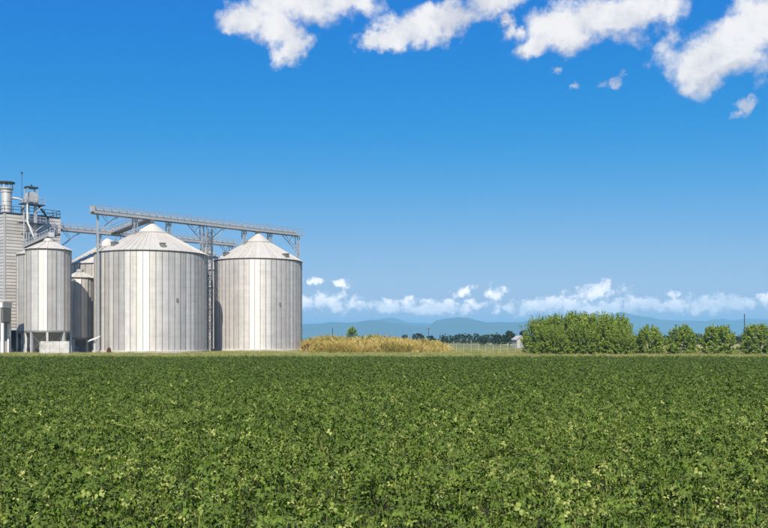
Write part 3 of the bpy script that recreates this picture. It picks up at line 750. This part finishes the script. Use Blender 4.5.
# inclined conveyor onto the hopper silo roofs
def truss(P, Q, wid, hgt, label, name):
    P, Q = Vector(P), Vector(Q); d = Q - P; L = d.length
    o = tag(empty(name, P), label, 'conveyor'); o.rotation_euler = d.to_track_quat('X', 'Z').to_euler()
    for s in (-1, 1):
        m = MB(); y = s * wid / 2
        m.beam((0, y, 0), (L, y, 0), 0.10); m.beam((0, y, hgt), (L, y, hgt), 0.08); m.build('chord', M['steel'], o)
        n = int(L / 0.8); m = MB()
        for k in range(n):
            x0, x1 = L * k / n, L * (k + 1) / n
            m.beam((x0, y, 0.0), (x1, y, hgt), 0.05); m.beam((x1, y, 0), (x1, y, hgt), 0.05)
        m.build('lattice', M['steel'], o)
    m = MB(); m.box(0, L, -wid / 2 + 0.06, wid / 2 - 0.06, 0.0, 0.06); m.build('walkway', M['dark_steel'], o)
    m = MB(); m.box(0, L, -0.25, 0.25, 0.07, 0.5); m.build('conveyor_casing', M['steel_light'], o)
    return o
truss(P3(24.5, 248.2, 145.5), (H1[0] + 0.3, H1[1] + 0.2, 18.5), 0.9, 0.95, 'short inclined conveyor climbing onto the hopper silo roof', 'inclined_conveyor')
mo = tag(empty('gear_motor', (H1[0] + 0.65, H1[1], 18.3)), 'small gear motor unit perched on the hopper silo peak', 'motor')
m = MB(); m.box(-0.5, 0.4, -0.4, 0.4, 0, 0.7); m.build('housing', M['steel'], mo)
m = MB(); m.tube([(0.4, 0, 0.4), (1.1, 0, 0.4)], 0.24, 12); m.build('motor', M['dark_steel'], mo, True)
m = MB(); m.beam((-0.3, -0.3, 0.7), (-0.3, -0.3, 1.5), 0.06); m.beam((0.35, -0.3, 0.7), (0.35, -0.3, 1.5), 0.06); m.beam((-0.3, -0.3, 1.47), (0.35, -0.3, 1.47), 0.06); m.build('guard_frame', M['steel'], mo)

# ------------------------------------------------------------------ low buildings and yard things
sh = tag(empty('intake_shed', (PX(2.8, 138.5), 138.5, 0)), 'grey intake shed with pale fascia and open bay at the left edge', 'shed')
W, Dp = 9.0, 3.1; ez = PH(301, 138.5); rz_ = ez + 1.25
m = MB()
for s in range(2):
    pass
xs = -W / 2
m.add([(0.25, -0.25, ez), (xs, -0.25, rz_), (xs, Dp + .25, rz_), (0.25, Dp + .25, ez), (0.25, -0.25, ez - .14), (xs, -0.25, rz_ - .14), (xs, Dp + .25, rz_ - .14), (0.25, Dp + .25, ez - .14)],
      [(0, 3, 2, 1), (4, 5, 6, 7), (0, 1, 5, 4), (3, 7, 6, 2), (0, 4, 7, 3)])
m.add([(-W - 0.25, -0.25, ez), (xs, -0.25, rz_), (xs, Dp + .25, rz_), (-W - 0.25, Dp + .25, ez), (-W - .25, -0.25, ez - .14), (xs, -0.25, rz_ - .14), (xs, Dp + .25, rz_ - .14), (-W - .25, Dp + .25, ez - .14)],
      [(0, 1, 2, 3), (4, 7, 6, 5), (0, 4, 5, 1), (3, 2, 6, 7), (0, 3, 7, 4)])
m.build('roof', M['roof'], sh)
m = MB(); m.add([(0.1, -0.1, ez - .16), (xs, -0.1, rz_ - .16), (-W - .1, -0.1, ez - .16), (-W - .1, -0.1, ez - 1.0), (0.1, -0.1, ez - 1.0), (0.1, 0.0, ez - .16), (xs, 0.0, rz_ - .16), (-W - .1, 0.0, ez - .16), (-W - .1, 0.0, ez - 1.0), (0.1, 0.0, ez - 1.0)],
                [(4, 3, 2, 1, 0), (5, 6, 7, 8, 9), (0, 5, 9, 4), (4, 9, 8, 3)]); m.build('fascia', M['white'], sh)
for x in range(8):
    q = MB(); q.box(-W + 0.05 + x * 1.1, -W + 1.11 + x * 1.1, 0.0, 0.06, PH(323, 138.5), ez - 1.0); q.build('wall_panel', M['greywall'], sh)
pil = MB().box(-0.22, 0.22, -0.05, 0.4, 0, PH(323, 138.5)).mesh('pillar', M['white'])
for x in (-0.1, -2.6, -W + 0.3): link('pillar', pil, sh, (x, 0, 0))
m = MB(); m.box(-0.08, 0.0, 0.06, Dp, PH(322, 138.5), ez - 0.2); m.build('side_wall', M['greywall'], sh)
link('pillar', pil, sh, (-0.2, Dp - 0.42, 0))
m = MB(); m.box(0.0, 0.08, -0.1, Dp + 0.1, ez - 1.0, ez - 0.16); m.build('side_fascia', M['white'], sh)
m = MB(); m.box(-W, -0.1, Dp - 0.1, Dp, 0, ez - 0.2); m.build('back_wall', M['greywall'], sh)
m = MB(); m.box(-W, -W + 0.08, 0.06, Dp - 0.1, 0, ez - 0.2); m.build('side_wall', M['clad'], sh)

bd = 134.6; x0, x1 = PX(41.3, bd), PX(70, bd); zt = PH(341.2, bd)
bw = tag(empty('push_wall', ((x0 + x1) / 2, bd, 0)), 'low whitewashed concrete wall at the foot of the hopper silo', 'wall')
nb = 3; bwid = (x1 - x0) / nb
for k in range(nb):
    for r in range(2):
        q = MB(); hh = zt / 2
        q.box(x0 - (x0 + x1) / 2 + k * bwid + 0.012, x0 - (x0 + x1) / 2 + (k + 1) * bwid - 0.012, -0.35, 0.35, r * hh + 0.008, (r + 1) * hh - 0.008); q.build('concrete_block', M['limewash'], bw)

sd = 137.0; sg = tag(empty('tilted_panel', (PX(94.3, sd), sd, 0)), 'tilted pale panel on a single post at the foot of the widest silo', 'panel')
m = MB(); m.box(-0.06, 0.06, -0.06, 0.06, 0, PH(340.5, sd)); m.build('post', M['white'], sg)
m = MB(); zc = PH(339.4, sd); c = Vector((0.0, 0, zc + 0.1)); ax = Vector((1, 0, 0.36)).normalized(); vx = Vector((0, 1, 0.25)).normalized(); nn = ax.cross(vx)
m.add([c + ax * (a * 0.85) + vx * (b * 0.6) + nn * (k * 0.05) for k in (-1, 1) for b in (-1, 1) for a in (-1, 1)],
      [(0, 2, 3, 1), (4, 5, 7, 6), (0, 1, 5, 4), (2, 6, 7, 3), (0, 4, 6, 2), (1, 3, 7, 5)]); m.build('board', M['white'], sg)
m = MB(); m.beam((0.0, 0, zc - 0.7), (0.55, 0, zc + 0.18), 0.06); m.build('brace', M['steel'], sg)

# ------------------------------------------------------------------ trees and bushes
def bush_meshes(seed, h, rx, base=0.0, n=210, size=0.11, per=46, mat='hazel', spiky=1.0, leafname='crown', sig=0.2):
    rng = random.Random(seed); cl = []
    lob = [(rng.uniform(0, 6.28), rng.uniform(0.7, 1.15), rng.uniform(0, 6.28)) for _ in range(4)]
    for k in range(n):
        a = rng.uniform(0, 6.283); u = rng.random() ** 0.95
        q = 0.35 + 0.65 * math.sqrt(rng.random())
        prof = math.sin(math.pi * (0.25 + 0.67 * u)) ** 0.7
        wob = 1 + 0.16 * math.sin(2 * a + lob[0][0] + 3 * u) + 0.12 * math.sin(3 * a + lob[1][0] - 4 * u)
        r = rx * prof * q * wob
        z = base + (h - base) * (0.03 + 0.85 * u) * (1 - 0.08 * q * q)
        c = Vector((math.cos(a) * r, math.sin(a) * r, z))
        d = (Vector((math.cos(a), math.sin(a), 0)) * (0.7 * q) + Vector((0, 0, 0.35 + 1.3 * u * u * spiky)) + Vector((rng.gauss(0, .25), rng.gauss(0, .25), rng.gauss(0, .2)))).normalized()
        ln = h * rng.uniform(0.08, 0.17) * (spiky if u > 0.55 else 0.8)
        cl.append((c, d, ln, 0.48 + rng.gauss(0, 0.17)))
    crown = tinted(leafname, *leaf_cloud(rng, cl, size, per, 0.6, sig), M[mat])
    m = MB()
    ns = 6 if base < 0.5 else 1
    for k in range(ns):
        a = 6.283 * k / ns + rng.uniform(-.3, .3); o = Vector((math.cos(a), math.sin(a), 0))
        sp = 0.0 if ns == 1 else 1.0
        p0 = o * 0.12 * sp; p1 = o * rx * 0.28 * sp + Vector((0, 0, h * 0.4)); p2 = o * rx * 0.5 * sp + Vector((0, 0, h * 0.82))
        rr = 0.022 * h if ns == 1 else 0.013 * h
        m.tube([p0, p1, p2], [rr, rr * 0.65, rr * 0.2], 6)
        for j in range(5):
            f = rng.uniform(0.35, 0.85); s0 = p0.lerp(p2, f); a2 = rng.uniform(0, 6.28)
            m.tube([s0, s0 + Vector((math.cos(a2) * rx * .45, math.sin(a2) * rx * .45, h * 0.13))], [rr * 0.4, rr * 0.1], 5)
    trunk = m.mesh('trunk', M['bark'], True)
    return crown, trunk
def plant(name, meshes, loc, rz, sc_, label, cat, group=None):
    o = tag(empty(name, loc, rz), label, cat, group); o.scale = sc_
    link('crown', meshes[0], o); link('trunk', meshes[1], o)
    return o
bushes = [bush_meshes(50 + k, 4.35, 2.15, n=270, size=0.115, per=54, spiky=1.8, sig=0.15) for k in range(4)]
tallb = [bush_meshes(70 + k, 5.9, 2.7, n=380, size=0.12, per=54, spiky=1.8, sig=0.16) for k in range(4)]
BG = 'round orchard bushes along the field edge'
for k, (px, d, s, lab) in enumerate([(649.5, 131, 0.97, 'round green bush nearest the big bush clump, leftmost of the four single ones'),
                                     (681.5, 130, 0.98, 'round green bush, second of the four single bushes from the clump'),
                                     (718, 129, 1.0, 'round green bush, third of the four single bushes from the clump'),
                                     (757, 128, 1.03, 'round green bush cut by the right edge of the picture')]):
    plant('orchard_bush', bushes[k], (PX(px, d), d, -0.1), k * 1.3, (s, s, s), lab, 'bush', BG)
CG = 'tall bushes grown together into one clump'
for k, (px, d, s, lab) in enumerate([(541, 133, 0.93, 'leafy bush at the left end of the dense clump, beside the white hut'),
                                     (560, 130, 0.97, 'leafy bush second from the left in the dense clump'),
                                     (578, 134, 1.06, 'tallest leafy bush near the middle of the dense clump'),
                                     (598, 131, 1.02, 'leafy bush just right of the middle in the dense clump'),
                                     (617, 132, 0.98, 'leafy bush at the right end of the dense clump with raised shoots'),
                                     (586, 128.5, 0.78, 'shorter leafy bush in front of the dense clump middle'),
                                     (550, 127.5, 0.72, 'shorter leafy bush in front of the clump, toward the white hut'),
                                     (620, 127.8, 0.68, 'low leafy bush at the front right corner of the dense clump')]):
    plant('orchard_bush', tallb[k % 4], (PX(px, d), d, -0.1), k * 0.9 + 0.4, (s, s, s), lab, 'bush', CG)
fart = [bush_meshes(90 + k, 9.0, 3.4, base=0.9, n=130, size=0.26, per=40, mat='fartree', spiky=0.8) for k in range(4)]
FG = 'dark trees standing far beyond the verge'
FT = [(405, 333.0, 330, 'dark tree behind the reeds, left one of the small far group'), (418, 331.5, 330, 'broad dark tree behind the reeds, middle of the small far group'),
      (430.5, 334, 340, 'low dark tree behind the reeds, right one of the small far group'), (484, 335, 290, 'dark far tree at the right end of the reed thicket'),
      (497, 332.5, 290, 'dark far tree behind the wire fence, second from the white hut side'), (509.5, 328.5, 270, 'tallest dark far tree left of the white hut'),
      (524, 328, 280, 'dark far tree rising behind the white hut'), (666, 333.5, 300, 'dark far tree showing between the first two single bushes'),
      (697, 331.5, 300, 'dark far tree showing between the second and third single bushes'), (706, 334, 320, 'low dark far tree touching the third single bush'),
      (736, 335.5, 320, 'dark far tree showing left of the rightmost bush'), (634, 334, 310, 'dark far tree at the right end of the dense clump')]
for k, (px, top, d, lab) in enumerate(FT):
    h = PH(top, d); s = h / 9.6; wx = s * (1.5 if k in (1, 2) else 1.05)
    plant('far_tree', fart[k % 4], (PX(px, d), d, -0.1), k * 1.7, (wx, wx, s), lab, 'tree', FG)
low = [bush_meshes(110 + k, 3.2, 3.2, n=70, size=0.26, per=40, mat='fartree', spiky=0.7) for k in range(3)]
vsum = MB()
rng = random.Random(77)
hv, hf_, ht = [], [], []
for k in range(150):                                   # distant hedge that reads as one dark line
    px = 440 + 330 * k / 149 + rng.uniform(-1, 1); d = 430 + rng.uniform(-8, 8)
    h = rng.uniform(2.6, 4.6) if px < 520 else rng.uniform(2.0, 3.8)
    cl = [(Vector((PX(px, d) + rng.uniform(-1.2, 1.2), d + rng.uniform(-1, 1), rng.uniform(0.2, h))), Vector((rng.gauss(0, .4), rng.gauss(0, .4), 1)).normalized(), 0.7, 0.4 + rng.gauss(0, .15)) for _ in range(16)]
    v, f, t = leaf_cloud(rng, cl, 0.45, 10)
    b = len(hv); hv += v; hf_ += [tuple(i + b for i in q) for q in f]; ht += t
tag(link('distant_hedge', tinted('distant_hedge', hv, hf_, ht, M['fartree'])), 'thin dark hedge line along the far side of the stubble field', 'hedge', kind='stuff')
sap = bush_meshes(130, 4.7, 0.85, base=0.6, n=90, size=0.12, per=36, mat='hazel', spiky=1.2)
plant('young_tree', sap, (PX(352, 171), 171, 0), 0, (1.05, 1.05, 1.02), 'single bright green young tree rising out of the dry reeds', 'tree')
red = bush_meshes(140, 1.5, 0.75, n=60, size=0.10, per=36, mat='redleaf', spiky=1.0)
plant('red_shrub', red, (PX(307.5, 147), 147, 0), 0, (1.15, 1.0, 1.05), 'small dark red shrub between the right silo and the reeds', 'shrub')
plant('red_shrub', red, (PX(109, 138), 138, 0), 1.2, (0.4, 0.4, 0.75), 'tiny reddish shrub at the foot of the widest silo', 'shrub')

# ------------------------------------------------------------------ fence, hut, poles
fe = tag(empty('wire_fence', (PX(449, 150), 150, 0)), 'wire fence with thin pale posts between the reeds and the bushes', 'fence')
x1 = PX(530, 150) - PX(449, 150); npst = 11
fp = MB().box(-0.04, 0.04, -0.04, 0.04, 0, 1.6).mesh('fence_post', M['wood'])
for k in range(npst + 1): link('fence_post', fp, fe, (x1 * k / npst, random.uniform(-.05, .05), random.uniform(-0.08, 0.0)))
for z in (0.35, 0.75, 1.15, 1.5):
    m = MB(); m.beam((0, -0.06, z), (x1, -0.06, z), 0.018); m.build('wire', M['steel'], fe)
hd = 215.0; hu = tag(empty('small_hut', (PX(521.5, hd), hd, 0), 0.25), 'small white hut with pitched roof left of the bush clump', 'hut')
hh = PH(339.5, hd); ra = PH(336, hd)
m = MB(); m.box(-1.15, 1.15, 0, 3.0, 0, hh); m.add([(-1.15, 0, hh), (1.15, 0, hh), (0, 0, ra), (-1.15, 3, hh), (1.15, 3, hh), (0, 3, ra)], [(0, 1, 2), (5, 4, 3)]); m.build('wall', M['clad'], hu)
m = MB()
for s in (-1, 1): m.add([(0, -0.2, ra + .05), (s * 1.4, -0.2, hh - .1), (s * 1.4, 3.2, hh - .1), (0, 3.2, ra + .05), (0, -0.2, ra + .13), (s * 1.4, -0.2, hh - .02), (s * 1.4, 3.2, hh - .02), (0, 3.2, ra + .13)],
                            [(0, 1, 2, 3), (4, 7, 6, 5), (0, 4, 5, 1), (1, 5, 6, 2), (2, 6, 7, 3)])
m.build('roof', M['roof'], hu)
m = MB(); m.box(-0.4, 0.4, -0.03, 0.0, 0.05, 1.7); m.build('door', M['greywall'], hu)
def pole(px, top, d, label, arm=0.0, r=0.09):
    h = PH(top, d); o = tag(empty('utility_pole', (PX(px, d), d, 0)), label, 'pole', 'thin poles on the plain')
    m = MB(); m.tube([(0, 0, 0), (0, 0, h)], [r, r * 0.7], 7); m.build('pole', M['dark_steel'], o)
    if arm:
        m = MB(); m.beam((-arm, 0, h - 0.5), (arm, 0, h - 0.5), 0.12); m.build('crossarm', M['dark_steel'], o)
        for a in (-arm * 0.9, 0.0, arm * 0.9):
            m = MB(); m.box(a - .06, a + .06, -.06, .06, h - 0.44 if a else h, h - 0.15 if a else h + .25); m.build('insulator', M['steel'], o)
pole(744.5, 314.0, 330, 'tall dark utility pole above the rightmost bush', 0.0, 0.24)
pole(332.5, 327.5, 175, 'thin pole standing among the reeds near the right silo', 0.0, 0.09)
pole(428.5, 327.5, 300, 'utility pole with short crossarm beside the small far trees', 0.7, 0.13)
